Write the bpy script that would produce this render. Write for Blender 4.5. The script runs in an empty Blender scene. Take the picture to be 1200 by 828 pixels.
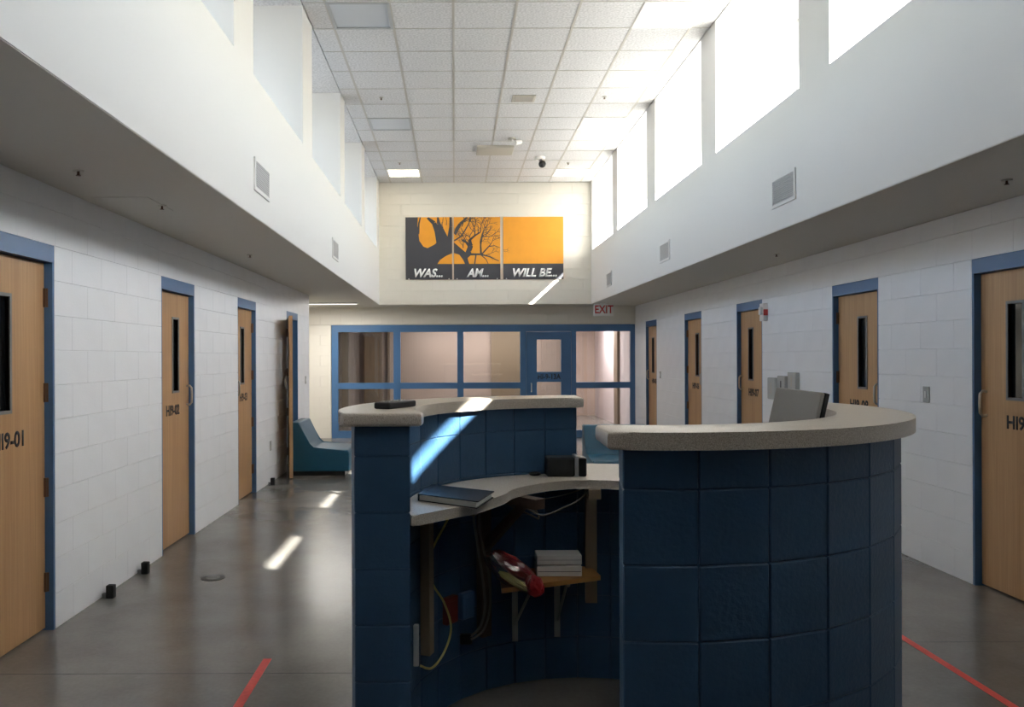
import bpy, bmesh, math, random
from mathutils import Vector, Matrix

# ------------------------------------------------------------------ camera
scn = bpy.context.scene
COL = scn.collection
cam_d = bpy.data.cameras.new('camera')
cam = bpy.data.objects.new('camera', cam_d)
COL.objects.link(cam)
scn.camera = cam
TH = 0.0038
cs, sn = math.cos(TH), math.sin(TH)
cam.matrix_world = Matrix(((cs, sn, 0, 0), (0, 0, -1, 0), (-sn, cs, 0, 1.573), (0, 0, 0, 1)))
cam_d.sensor_fit = 'HORIZONTAL'
cam_d.sensor_width = 36.0
cam_d.lens = 935.0 / 1200.0 * 36.0
cam_d.shift_x = (600 - 532.63) / 1200.0
cam_d.shift_y = (419.01 - 414) / 1200.0
cam_d.clip_start = 0.05
# ------------------------------------------------------------------ light
SUN_DIR = Vector((-1.099, 1.09, -1.0)).normalized()
world = bpy.data.worlds.new('sky'); scn.world = world
world.use_nodes = True
wn = world.node_tree.nodes; wl = world.node_tree.links
bg = wn['Background']
sky = wn.new('ShaderNodeTexSky')
sky.sky_type = 'NISHITA'
sky.sun_disc = False
sky.sun_elevation = math.asin(-SUN_DIR.z)
sky.sun_rotation = math.atan2(-SUN_DIR.x, -SUN_DIR.y)
sky.altitude = 300
sky.air_density = 1.0; sky.dust_density = 3.0; sky.ozone_density = 1.0
hz = wn.new('ShaderNodeMix'); hz.data_type = 'RGBA'          # bright haze: pull the blue towards white
bw = wn.new('ShaderNodeRGBToBW'); cmb = wn.new('ShaderNodeCombineColor')
wl.new(sky.outputs[0], bw.inputs[0])
for i_, k_ in enumerate((1.04, 1.0, .97)):
    mm = wn.new('ShaderNodeMath'); mm.operation = 'MULTIPLY'; mm.inputs[1].default_value = k_
    wl.new(bw.outputs[0], mm.inputs[0]); wl.new(mm.outputs[0], cmb.inputs[i_])
hz.inputs[0].default_value = .36
wl.new(sky.outputs[0], hz.inputs[6]); wl.new(cmb.outputs[0], hz.inputs[7]); wl.new(hz.outputs[2], bg.inputs[0])
bg.inputs[1].default_value = 1.0
sun_d = bpy.data.lights.new('sun', 'SUN')
sun_d.energy = 62.0; sun_d.angle = math.radians(0.53); sun_d.color = (1.0, 0.95, 0.88)
sun = bpy.data.objects.new('sun', sun_d); COL.objects.link(sun)
sun.rotation_euler = SUN_DIR.to_track_quat('-Z', 'Y').to_euler()
scn.view_settings.view_transform = 'Standard'
scn.view_settings.look = 'None'
scn.view_settings.gamma = 1.0
scn.view_settings.use_curve_mapping = False
scn.view_settings.exposure = 1.12
try:
    scn.cycles.max_bounces = 14; scn.cycles.diffuse_bounces = 8
    scn.cycles.glossy_bounces = 5; scn.cycles.transparent_max_bounces = 24
except Exception: pass

# ------------------------------------------------------------------ materials
def lin(r, g, b):
    f = lambda c: (c/255/12.92) if c/255 <= .04045 else ((c/255+.055)/1.055)**2.4
    return (f(r), f(g), f(b), 1)
def mat(name, col, rough=.5, metal=0.0, spec=.5, noise=0.0, nscale=20.0, bump=0.0, bscale=200.0, emit=None, estr=0.0, coat=0.0):
    m = bpy.data.materials.new(name); m.use_nodes = True
    nt = m.node_tree; b = nt.nodes['Principled BSDF']
    b.inputs['Base Color'].default_value = col
    b.inputs['Roughness'].default_value = rough
    b.inputs['Metallic'].default_value = metal
    b.inputs['Specular IOR Level'].default_value = spec
    b.inputs['Coat Weight'].default_value = coat
    tc = None
    if noise or bump: tc = nt.nodes.new('ShaderNodeTexCoord')
    if noise:
        n = nt.nodes.new('ShaderNodeTexNoise'); n.inputs['Scale'].default_value = nscale; n.inputs['Detail'].default_value = 5
        nt.links.new(tc.outputs['Object'], n.inputs['Vector'])
        r = nt.nodes.new('ShaderNodeMapRange')
        r.inputs['From Min'].default_value = .25; r.inputs['From Max'].default_value = .75
        r.inputs['To Min'].default_value = 1-noise; r.inputs['To Max'].default_value = 1+noise
        nt.links.new(n.outputs[0], r.inputs[0])
        mx = nt.nodes.new('ShaderNodeVectorMath'); mx.operation = 'SCALE'
        mx.inputs[0].default_value = col[:3]
        nt.links.new(r.outputs[0], mx.inputs['Scale'])
        nt.links.new(mx.outputs[0], b.inputs['Base Color'])
    if bump:
        n2 = nt.nodes.new('ShaderNodeTexNoise'); n2.inputs['Scale'].default_value = bscale; n2.inputs['Detail'].default_value = 3
        nt.links.new(tc.outputs['Object'], n2.inputs['Vector'])
        bp = nt.nodes.new('ShaderNodeBump'); bp.inputs['Strength'].default_value = bump; bp.inputs['Distance'].default_value = .004
        nt.links.new(n2.outputs[0], bp.inputs['Height'])
        nt.links.new(bp.outputs[0], b.inputs['Normal'])
    if emit:
        b.inputs['Emission Color'].default_value = emit
        b.inputs['Emission Strength'].default_value = estr
    return m
M = {}
M['block_white'] = mat('painted block white', (.83, .84, .862, 1), .42, bump=.25, bscale=90, noise=.02, nscale=3)
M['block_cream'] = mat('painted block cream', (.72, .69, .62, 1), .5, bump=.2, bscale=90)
M['drywall'] = mat('drywall white', (.66, .655, .64, 1), .7)
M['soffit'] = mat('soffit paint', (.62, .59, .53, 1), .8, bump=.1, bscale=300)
M['grid'] = mat('ceiling grid metal', (.5, .47, .42, 1), .5)
M['fixture_frame'] = mat('fixture frame', (.42, .43, .43, 1), .4)
M['diffuser_off'] = mat('diffuser unlit', (.55, .57, .6, 1), .35)
M['diffuser_warm'] = mat('diffuser lit warm', (.9, .88, .8, 1), .4, emit=(1, .93, .75, 1), estr=2.2)
M['diffuser_glow'] = mat('diffuser white glow', (.9, .9, .9, 1), .4, emit=(1, .98, .95, 1), estr=1.6)  # right row: window glare put in as emission; also on added lobby lights
M['blue_block'] = mat('blue painted block', lin(52, 84, 116), .45, bump=.5, bscale=70, noise=.06, nscale=14)
M['blue_mortar'] = mat('blue painted joint', lin(46, 80, 114), .5)
M['blue_metal'] = mat('blue painted steel', lin(72, 110, 152), .3, noise=.03, nscale=8)
M['bronze'] = mat('bronze hinge', lin(110, 84, 66), .4, .6)
M['chrome'] = mat('brushed steel', (.55, .52, .46, 1), .3, 1.0)
M['black'] = mat('black plastic', (.012, .012, .014, 1), .35)
M['ink'] = mat('black lettering', (.015, .015, .02, 1), .6)
M['rubber'] = mat('black rubber', (.01, .01, .01, 1), .7)
M['teal'] = mat('teal vinyl', lin(30, 86, 112), .45, bump=.12, bscale=60, noise=.03)
M['white_plastic'] = mat('white plastic', (.72, .72, .7, 1), .4)
M['grey_plastic'] = mat('grey plastic', (.42, .43, .42, 1), .45)
M['grey_mid'] = mat('mid grey', (.2, .2, .2, 1), .5)
M['vent_grey'] = mat('vent grey', (.42, .42, .42, 1), .5)
M['vent_dark'] = mat('vent dark', (.2, .2, .2, 1), .8)
M['beige_metal'] = mat('beige enamel', (.5, .47, .4, 1), .5)
M['sign_white'] = mat('sign white', (.75, .73, .7, 1), .4)
M['red'] = mat('red lettering', lin(190, 50, 45), .5)
M['tape'] = mat('red tape', lin(225, 84, 76), .5, noise=.1, nscale=40)
M['orange'] = mat('poster orange', lin(224, 152, 42), .5, noise=.05, nscale=6)
M['charcoal'] = mat('poster charcoal', lin(62, 62, 68), .55)
M['poster_white'] = mat('poster lettering white', (.8, .8, .78, 1), .5)
M['monitor_grey'] = mat('monitor shell', lin(158, 154, 148), .45)
M['paper'] = mat('paper', (.7, .68, .62, 1), .7)
M['binder'] = mat('binder cover', lin(38, 42, 52), .25)
M['tan'] = mat('tan bracket', lin(150, 132, 108), .5)
M['brownpost'] = mat('brown bracket', lin(92, 76, 66), .5)
M['bracket_grey'] = mat('galvanised bracket', (.38, .38, .38, 1), .4, .5)
M['yellow_cord'] = mat('yellow cord', lin(200, 185, 110), .5)
M['grey_cord'] = mat('grey cord', lin(120, 116, 108), .5)
M['outlet_red'] = mat('red outlet', lin(120, 50, 40), .5)
M['shelf_wood'] = mat('shelf pine', lin(170, 124, 70), .5, noise=.12, nscale=20)
M['taupe'] = mat('taupe panel', lin(178, 160, 148), .5, noise=.05, nscale=2)
M['taupe_dark'] = mat('dark taupe post', lin(128, 112, 92), .6)
M['lilac'] = mat('pale wall', lin(214, 206, 208), .6)
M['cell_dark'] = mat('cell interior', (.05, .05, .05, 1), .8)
M['roof'] = mat('roof gravel', (.25, .25, .25, 1), .9, noise=.1)
M['silver'] = mat('silver band', (.6, .6, .6, 1), .3, .8)
M['skin_red'] = mat('red bag', lin(170, 48, 52), .3, noise=.2, nscale=30)
M['drain'] = mat('drain metal', (.03, .03, .03, 1), .5, .5)
M['glow'] = mat('linear lamp', (.9, .9, .88, 1), .4, emit=(1, .96, .9, 1), estr=.8)

def glass(name, tint, gl=.08, rough=0.0):
    m = bpy.data.materials.new(name); m.use_nodes = True
    nt = m.node_tree; nt.nodes.clear()
    o = nt.nodes.new('ShaderNodeOutputMaterial'); mix = nt.nodes.new('ShaderNodeMixShader')
    t = nt.nodes.new('ShaderNodeBsdfTransparent'); g = nt.nodes.new('ShaderNodeBsdfGlossy')
    t.inputs[0].default_value = tint; g.inputs['Roughness'].default_value = rough
    fr = nt.nodes.new('ShaderNodeLayerWeight'); fr.inputs[0].default_value = .25
    mu = nt.nodes.new('ShaderNodeMath'); mu.operation = 'MULTIPLY_ADD'
    mu.inputs[1].default_value = .5; mu.inputs[2].default_value = gl
    nt.links.new(fr.outputs['Fresnel'], mu.inputs[0])
    nt.links.new(mu.outputs[0], mix.inputs[0]); nt.links.new(t.outputs[0], mix.inputs[1]); nt.links.new(g.outputs[0], mix.inputs[2])
    nt.links.new(mix.outputs[0], o.inputs[0])
    return m
M['glass'] = glass('clear glass', (.95, .97, .97, 1), .02)
M['glass_lobby'] = glass('lobby glass', (.86, .86, .86, 1), .05, .02)
M['bag_clear'] = glass('clear plastic bag', (.8, .8, .8, 1), .2, .15)

def darkened_glass():
    return mat('vision glass darkened', (.006, .007, .008, 1), .08, spec=.6)  # near black stands in for the unlit cell behind the pane
M['darkened_glass'] = darkened_glass()

def wood():
    m = mat('oak veneer', lin(196, 152, 100), .38)
    nt = m.node_tree; b = nt.nodes['Principled BSDF']
    tc = nt.nodes.new('ShaderNodeTexCoord'); mp = nt.nodes.new('ShaderNodeMapping')
    mp.inputs['Scale'].default_value = (60, 60, 1.6)
    n = nt.nodes.new('ShaderNodeTexNoise'); n.inputs['Scale'].default_value = 1.0; n.inputs['Detail'].default_value = 6; n.inputs['Distortion'].default_value = .4
    n2 = nt.nodes.new('ShaderNodeTexNoise'); n2.inputs['Scale'].default_value = 5
    mp2 = nt.nodes.new('ShaderNodeMapping'); mp2.inputs['Scale'].default_value = (1, 1, .05)
    r = nt.nodes.new('ShaderNodeValToRGB')
    r.color_ramp.elements[0].position = .3; r.color_ramp.elements[0].color = lin(164, 122, 80)
    r.color_ramp.elements[1].position = .72; r.color_ramp.elements[1].color = lin(194, 154, 110)
    ad = nt.nodes.new('ShaderNodeMath'); ad.operation = 'MULTIPLY_ADD'; ad.inputs[1].default_value = .45
    sc = nt.nodes.new('ShaderNodeMath'); sc.operation = 'MULTIPLY'; sc.inputs[1].default_value = .6
    L = nt.links.new
    L(tc.outputs['Object'], mp.inputs[0]); L(mp.outputs[0], n.inputs['Vector'])
    L(tc.outputs['Object'], mp2.inputs[0]); L(mp2.outputs[0], n2.inputs['Vector'])
    L(n.outputs[0], sc.inputs[0]); L(n2.outputs[0], ad.inputs[0]); L(sc.outputs[0], ad.inputs[2])
    L(ad.outputs[0], r.inputs[0]); L(r.outputs[0], b.inputs['Base Color'])
    return m
M['wood'] = wood()

def speckle(name, base, dark, light, scale, rough, mid=(.35, .68), bump=0):
    m = mat(name, base, rough); nt = m.node_tree; b = nt.nodes['Principled BSDF']
    tc = nt.nodes.new('ShaderNodeTexCoord')
    n = nt.nodes.new('ShaderNodeTexNoise'); n.inputs['Scale'].default_value = scale; n.inputs['Detail'].default_value = 2
    r = nt.nodes.new('ShaderNodeValToRGB')
    e = r.color_ramp.elements
    e[0].position = mid[0]; e[0].color = dark; e[1].position = mid[1]; e[1].color = light
    x = e.new((mid[0]+mid[1])/2); x.color = base
    nt.links.new(tc.outputs['Object'], n.inputs['Vector']); nt.links.new(n.outputs[0], r.inputs[0]); nt.links.new(r.outputs[0], b.inputs['Base Color'])
    if bump:
        bp = nt.nodes.new('ShaderNodeBump'); bp.inputs['Strength'].default_value = bump; bp.inputs['Distance'].default_value = .003
        nt.links.new(n.outputs[0], bp.inputs['Height']); nt.links.new(bp.outputs[0], b.inputs['Normal'])
    return m
M['ledge'] = speckle('speckled solid surface', lin(194, 184, 172), lin(158, 146, 130), lin(216, 208, 198), 420, .3)
M['tile'] = speckle('mineral fibre tile', (.66, .65, .645, 1), (.56, .55, .545, 1), (.73, .72, .715, 1), 45, .9, bump=.2)

def concrete():
    m = mat('polished concrete', (.12, .11, .1, 1), .2); nt = m.node_tree; b = nt.nodes['Principled BSDF']
    L = nt.links.new
    tc = nt.nodes.new('ShaderNodeTexCoord')
    n = nt.nodes.new('ShaderNodeTexNoise'); n.inputs['Scale'].default_value = .9; n.inputs['Detail'].default_value = 8; n.inputs['Roughness'].default_value = .6
    n2 = nt.nodes.new('ShaderNodeTexNoise'); n2.inputs['Scale'].default_value = 45; n2.inputs['Detail'].default_value = 4
    mixv = nt.nodes.new('ShaderNodeMath'); mixv.operation = 'MULTIPLY_ADD'; mixv.inputs[1].default_value = .18
    r = nt.nodes.new('ShaderNodeValToRGB')
    r.color_ramp.elements[0].position = .38; r.color_ramp.elements[0].color = (.13, .12, .107, 1)
    r.color_ramp.elements[1].position = .78; r.color_ramp.elements[1].color = (.235, .222, .203, 1)
    L(tc.outputs['Object'], n.inputs['Vector']); L(tc.outputs['Object'], n2.inputs['Vector'])
    L(n2.outputs[0], mixv.inputs[0]); L(n.outputs[0], mixv.inputs[2]); L(mixv.outputs[0], r.inputs[0]); L(r.outputs[0], b.inputs['Base Color'])
    rr = nt.nodes.new('ShaderNodeMapRange'); rr.inputs['To Min'].default_value = .14; rr.inputs['To Max'].default_value = .3
    L(n.outputs[0], rr.inputs[0]); L(rr.outputs[0], b.inputs['Roughness'])
    bp = nt.nodes.new('ShaderNodeBump'); bp.inputs['Strength'].default_value = .05; bp.inputs['Distance'].default_value = .01
    L(n2.outputs[0], bp.inputs['Height']); L(bp.outputs[0], b.inputs['Normal'])
    return m
M['floor'] = concrete()

# ------------------------------------------------------------------ mesh helpers
class MB:
    def __init__(s, fn=None): s.bm = bmesh.new(); s.fn = fn
    def v(s, p): return s.bm.verts.new(s.fn(p) if s.fn else p)
    def box(s, x0, x1, y0, y1, z0, z1):
        P = [s.v((x, y, z)) for x in (x0, x1) for y in (y0, y1) for z in (z0, z1)]
        for f in ((0, 1, 3, 2), (4, 6, 7, 5), (0, 4, 5, 1), (2, 3, 7, 6), (0, 2, 6, 4), (1, 5, 7, 3)):
            s.bm.faces.new([P[i] for i in f])
        return s
    def prism(s, poly, z0, z1):
        a = [s.v((x, y, z0)) for x, y in poly]; b = [s.v((x, y, z1)) for x, y in poly]
        n = len(poly)
        s.bm.faces.new(a[::-1]); s.bm.faces.new(b)
        for i in range(n): s.bm.faces.new((a[i], a[(i+1) % n], b[(i+1) % n], b[i]))
        return s
    def prism_y(s, poly, y0, y1):
        a = [s.v((x, y0, z)) for x, z in poly]; b = [s.v((x, y1, z)) for x, z in poly]
        n = len(poly)
        s.bm.faces.new(a[::-1]); s.bm.faces.new(b)
        for i in range(n): s.bm.faces.new((a[i], a[(i+1) % n], b[(i+1) % n], b[i]))
        return s
    def ring(s, c, ax, r, n=12):
        ax = Vector(ax).normalized(); t = ax.orthogonal().normalized(); u = ax.cross(t)
        return [s.v(tuple(Vector(c) + r*(math.cos(2*math.pi*i/n)*t + math.sin(2*math.pi*i/n)*u))) for i in range(n)]
    def cyl(s, a, b, r, r2=None, n=16):
        ax = Vector(b)-Vector(a)
        A = s.ring(a, ax, r, n); B = s.ring(b, ax, r if r2 is None else r2, n)
        s.bm.faces.new(A[::-1]); s.bm.faces.new(B)
        for i in range(n): s.bm.faces.new((A[i], A[(i+1) % n], B[(i+1) % n], B[i]))
        return s
    def tube(s, pts, r, n=8):
        pts = [Vector(p) for p in pts]; prev = None; t = None
        for i, p in enumerate(pts):
            d = (pts[min(i+1, len(pts)-1)] - pts[max(i-1, 0)]).normalized()
            t = d.orthogonal().normalized() if t is None else (t - d*t.dot(d)).normalized()
            u = d.cross(t)
            R = [s.v(tuple(p + r*(math.cos(2*math.pi*k/n)*t + math.sin(2*math.pi*k/n)*u))) for k in range(n)]
            if prev:
                for k in range(n): s.bm.faces.new((prev[k], prev[(k+1) % n], R[(k+1) % n], R[k]))
            else: s.bm.faces.new(R[::-1])
            prev = R
        s.bm.faces.new(prev)
        return s
    def sphere(s, c, r, sc=(1, 1, 1), seg=12):
        Mx = Matrix.Translation(c) @ Matrix.Diagonal((sc[0], sc[1], sc[2], 1))
        bmesh.ops.create_uvsphere(s.bm, u_segments=seg, v_segments=seg//2+2, radius=r, matrix=Mx)
        return s
    def bevel(s, off, seg=2, only=None):
        es = [e for e in s.bm.edges if (only is None or only(e))]
        bmesh.ops.bevel(s.bm, geom=es, offset=off, segments=seg, profile=.5, affect='EDGES', clamp_overlap=True)
        return s
    def mesh(s, name, m, smooth=False):
        bmesh.ops.recalc_face_normals(s.bm, faces=s.bm.faces[:])
        me = bpy.data.meshes.new(name); s.bm.to_mesh(me); s.bm.free()
        me.materials.append(M[m] if isinstance(m, str) else m)
        if smooth:
            for p in me.polygons: p.use_smooth = True
            try: me.set_sharp_from_angle(angle=math.radians(40))
            except Exception: pass
        return me
    def build(s, name, m, parent=None, smooth=False, loc=None):
        o = bpy.data.objects.new(name, s.mesh(name, m, smooth)); COL.objects.link(o)
        if parent is not None:
            o.parent = parent
        if loc is not None: o.location = loc
        return o
def link(name, me, parent=None, loc=(0, 0, 0)):
    o = bpy.data.objects.new(name, me); COL.objects.link(o); o.location = loc
    if parent is not None: o.parent = parent
    return o
def tag(o, label, cat, group=None, kind=None):
    o['label'] = label; o['category'] = cat
    if group: o['group'] = group
    if kind: o['kind'] = kind
    return o
def thing(name, loc, label, cat, group=None, kind=None, rz=0):
    o = bpy.data.objects.new(name, None); COL.objects.link(o); o.location = loc
    o.rotation_euler = (0, 0, rz); o.empty_display_size = .1
    return tag(o, label, cat, group, kind)
def off(loc):
    L = Vector(loc)
    return lambda p: (p[0]-L.x, p[1]-L.y, p[2]-L.z)
def text_mesh(body, height, bold=.0, shear=0.0, extrude=.001, squash=1.0):
    c = bpy.data.curves.new('lettering', 'FONT'); c.body = body; c.size = 1.0
    c.offset = bold; c.shear = shear; c.extrude = 0.0; c.align_x = 'CENTER'; c.align_y = 'CENTER'
    c.resolution_u = 3
    o = bpy.data.objects.new('lettering', c); COL.objects.link(o)
    dg = bpy.context.evaluated_depsgraph_get(); dg.update()
    me = bpy.data.meshes.new_from_object(o.evaluated_get(dg))
    bpy.data.objects.remove(o); bpy.data.curves.remove(c)
    k = height/.72
    for v in me.vertices: v.co = (v.co.x*k*squash, v.co.y*k, 0)
    bm = bmesh.new(); bm.from_mesh(me)
    r = bmesh.ops.extrude_face_region(bm, geom=bm.faces[:])
    bmesh.ops.translate(bm, verts=[g for g in r['geom'] if isinstance(g, bmesh.types.BMVert)], vec=(0, 0, extrude))
    bmesh.ops.recalc_face_normals(bm, faces=bm.faces[:])
    bm.to_mesh(me); bm.free()
    return me

# ------------------------------------------------------------------ room dimensions
XL, XR = -2.335, 3.56           # cell walls
FL, FR = -1.416, 2.589          # clerestory faces
ZS, ZSILL, ZC = 2.582, 3.585, 4.885
YB, YG, YEND = 15.08, 15.7, 21.6
YF = -1.2                       # behind the camera
DEP = .85
CRS = .2032
DOOR_H = 2.2352
L_DOORS = [(3.85, 4.66), (6.36, 7.174), (8.60, 9.395), (11.10, 11.90)]
R_DOORS = [(4.66, 5.49), (6.70, 7.52), (9.23, 10.07), (11.50, 12.35), (14.05, 14.85)]
L_END = 12.82

# floor
fl = MB().box(-3.7, 3.95, YF-.2, YEND+.2, -.15, 0).build('floor', 'floor')
tag(fl, 'polished grey brown concrete floor of the dayroom', 'floor', kind='structure')
# sawn joints in the floor, recessed strips
for y in (3.99,):
    MB().box(XL, -.5, y-.002, y+.002, -.01, .0006).build('joint', 'drain', fl)
MB().box(1.9, XR, 4.39, 4.394, -.01, .0006).build('joint', 'drain', fl)

# cell walls: solid core with door openings, faced with individual blocks
def side_map(side):
    if side == 'left': return lambda u, w, z: (XL + w, u, z)
    return lambda u, w, z: (XR - w, u, z)
_blk = {}
def block_mesh(side, ln, ht, m):
    key = (side, round(ln, 3), round(ht, 3), m)
    if key not in _blk:
        f = {'left': lambda u, w, z: (w, u, z), 'right': lambda u, w, z: (-w, u, z), 'back': lambda u, w, z: (u, -w, z)}[side]
        a, b, c = ln/2-.0005, ht/2-.0007, .0018
        bm = bmesh.new()
        def q(a, b, w): return [bm.verts.new(f(x, w, z)) for x, z in ((-a, -b), (a, -b), (a, b), (-a, b))]
        A, B, D = q(a, b, -.03), q(a, b, -c), q(a-c*.45, b-c, 0)
        bm.faces.new(D)
        for P, Q in ((A, B), (B, D)):
            for i in range(4): bm.faces.new((P[i], P[(i+1) % 4], Q[(i+1) % 4], Q[i]))
        bm.faces.new(A[::-1])
        mb = MB(); mb.bm.free(); mb.bm = bm
        _blk[key] = mb.mesh('block', m)
    return _blk[key]
def lay_blocks(side, parent, u0, u1, z0, z1, holes, place, m):
    i = 0; z = 0.0
    while z < z1 - .01:
        zt = min(z + CRS, z1)
        if zt > z0 + .01:
            segs = [(u0, u1)]
            for (h0, h1, hz) in holes:
                if z < hz - .01:
                    ns = []
                    for a, b in segs:
                        if h1 <= a or h0 >= b: ns.append((a, b)); continue
                        if h0 > a: ns.append((a, h0))
                        if h1 < b: ns.append((h1, b))
                    segs = ns
            o = (i % 2)*.2032
            for a, b in segs:
                c = math.floor((a - o)/.4064)*.4064 + o
                cuts = [a]
                while c < b:
                    c += .4064
                    if c > a + .05 and c < b - .05: cuts.append(c)
                cuts.append(b)
                for s, e in zip(cuts[:-1], cuts[1:]):
                    link('block', block_mesh(side, e-s, zt-max(z, z0), m), parent, place((s+e)/2, (max(z, z0)+zt)/2))
        z = zt; i += 1
def cell_wall(side, doors, ystart, yend):
    f = side_map(side)
    mb = MB(lambda p: f(p[0], p[1], p[2]))
    edges = [YF] + [y for d in doors for y in d] + [yend]
    for i in range(0, len(edges), 2):
        a, b = edges[i], edges[i+1]
        if a < ystart < b:                                   # unblocked wall behind the camera stands flush
            mb.box(a, ystart, -.2, 0, 0, ZS); a = ystart
        mb.box(a, b, -.2, -.0125, 0, ZS)
    for d in doors: mb.box(d[0], d[1], -.2, -.0125, DOOR_H, ZS)
    # closing panels behind the shut doors
    for k, d in enumerate(doors):
        if not (side == 'left' and k == 3): mb.box(d[0]-.05, d[1]+.05, -.26, -.2, 0, DOOR_H+.05)
    o = mb.build('wall_' + side, 'block_white')
    tag(o, 'white painted block cell wall on the %s side with wood doors' % side, 'wall', kind='structure')
    lay_blocks(side, o, ystart, yend, 0, ZS-.002, [(a, b, DOOR_H) for a, b in doors], lambda u, z: f(u, 0, z), 'block_white')
    return o
cell_wall('left', L_DOORS, 2.8448, L_END)
cell_wall('right', R_DOORS, 4.0640, YG)
# cell behind the open door
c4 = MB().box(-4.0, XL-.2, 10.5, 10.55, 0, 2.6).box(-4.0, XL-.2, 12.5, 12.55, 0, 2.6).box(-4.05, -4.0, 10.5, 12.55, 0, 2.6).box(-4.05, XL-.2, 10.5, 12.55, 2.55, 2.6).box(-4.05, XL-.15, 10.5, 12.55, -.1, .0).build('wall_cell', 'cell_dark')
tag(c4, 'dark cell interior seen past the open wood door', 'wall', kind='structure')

# alcove at the far left end
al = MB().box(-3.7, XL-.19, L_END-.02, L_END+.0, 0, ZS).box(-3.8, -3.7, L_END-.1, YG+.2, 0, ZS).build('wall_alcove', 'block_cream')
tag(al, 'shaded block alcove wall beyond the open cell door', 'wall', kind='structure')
# back wall at the glazing
gb = MB().box(-3.7, -2.43, YG+.0125, YG+.2, 0, ZS).box(-2.43, XR+.2, YG+.0125, YG+.2, 2.225, ZS).build('wall_back', 'block_cream')
tag(gb, 'cream block wall around the blue glazed screen', 'wall', kind='structure')
lay_blocks('back', gb, -3.7, XR, 2.225, ZS-.002, [], lambda u, z: (u, YG, z), 'block_cream')
lay_blocks('back', gb, -3.7, -2.43, 0, 2.225, [], lambda u, z: (u, YG, z), 'block_cream')
ub = MB().box(FL-.3, FR+.3, YB+.0125, YG+.2, ZS, ZC+.1).build('wall_upper_back', 'block_cream')
tag(ub, 'cream upper end wall carrying the three orange panels', 'wall', kind='structure')
lay_blocks('back', ub, FL, FR, ZS+.001, ZC, [], lambda u, z: (u, YB, z), 'block_cream')
fw = MB().box(-3.8, 4.0, YF-.2, YF, 0, ZC).build('wall_front', 'cell_dark')  # unseen; set close and dark to cut light reaching the counter front
tag(fw, 'unseen wall behind the viewpoint, darkened to dim the counter front', 'wall', kind='structure')

# soffits and clerestory walls
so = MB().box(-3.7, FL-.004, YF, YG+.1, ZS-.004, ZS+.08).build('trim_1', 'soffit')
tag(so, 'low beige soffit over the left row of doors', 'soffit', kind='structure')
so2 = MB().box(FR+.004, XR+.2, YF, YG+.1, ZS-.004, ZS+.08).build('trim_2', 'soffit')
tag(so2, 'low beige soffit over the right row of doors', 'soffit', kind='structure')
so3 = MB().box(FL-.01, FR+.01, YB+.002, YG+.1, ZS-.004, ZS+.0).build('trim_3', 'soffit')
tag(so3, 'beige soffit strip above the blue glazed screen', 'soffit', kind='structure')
LW = [ (3.24, 5.147), (5.648, 7.494), (7.988, 9.962), (10.349, 12.255), (12.663, 14.6)]
RW = [(-.35, 3.1), (3.6, 5.493), (5.983, 7.878), (8.341, 10.25), (10.71, 12.645), (13.02, 14.957)]  # near right bay is unseen, sized to place the sun stripes
def clerestory(side, face, out, wins):
    x0, x1 = sorted((face, out))
    mb = MB().box(x0, x1, YF, YB+.3, ZS, ZSILL)
    e = [YF] + [y for w in wins for y in w] + [YB+.3]
    for i in range(0, len(e), 2): mb.box(x0, x1, e[i], e[i+1], ZSILL, ZC+.1)
    o = mb.build('wall_upper_' + side, 'drywall')
    tag(o, 'smooth white clerestory wall with deep window bays on the %s' % side, 'wall', kind='structure')
clerestory('left', FL, FL-DEP, LW)
clerestory('right', FR, FR+DEP, RW)
wi = 0
for side, xo, wins in (('left', FL-DEP, LW), ('right', FR+DEP, RW)):
    for (a, b) in wins:
        wi += 1
        s = 1 if side == 'left' else -1
        o = thing('window_%d' % wi, (xo, (a+b)/2, ZSILL), 'tall clerestory window in the %s wall, bay %d from the viewpoint' % (side, wins.index((a, b))+1), 'window', kind='structure')
        fn = off((xo, (a+b)/2, ZSILL))
        x0, x1 = sorted((xo, xo + s*.06))
        MB(fn).box(x0, x1, a, b, ZSILL, ZSILL+.05).box(x0, x1, a, b, ZC-.05, ZC).box(x0, x1, a, a+.05, ZSILL+.05, ZC-.05).box(x0, x1, b-.05, b, ZSILL+.05, ZC-.05).build('window_frame', 'white_plastic', o)
        m = (a+b)/2
        if b-a > 3:
            MB(fn).box(x0, x1, .7, 1.2, ZSILL+.05, ZC-.05).build('mullion', 'white_plastic', o); parts = [(a+.05, .7), (1.2, b-.05)]  # added opaque post, unseen; breaks up the sun stripe
        elif a > 12.9 and side == 'right':
            MB(fn).box(x0, x1, 13.76, 14.22, ZSILL+.05, ZC-.05).build('mullion', 'white_plastic', o); parts = [(a+.05, 13.76), (14.22, b-.05)]  # post widened out of sight to cut the sun strip on the end wall
        else:
            MB(fn).box(x0, x1, m-.025, m+.025, ZSILL+.05, ZC-.05).build('mullion', 'white_plastic', o); parts = [(a+.05, m-.025), (m+.025, b-.05)]
        for p, q in parts:
            MB(fn).box(xo+s*.025, xo+s*.031, p, q, ZSILL+.05, ZC-.05).build('pane', 'glass', o)
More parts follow.
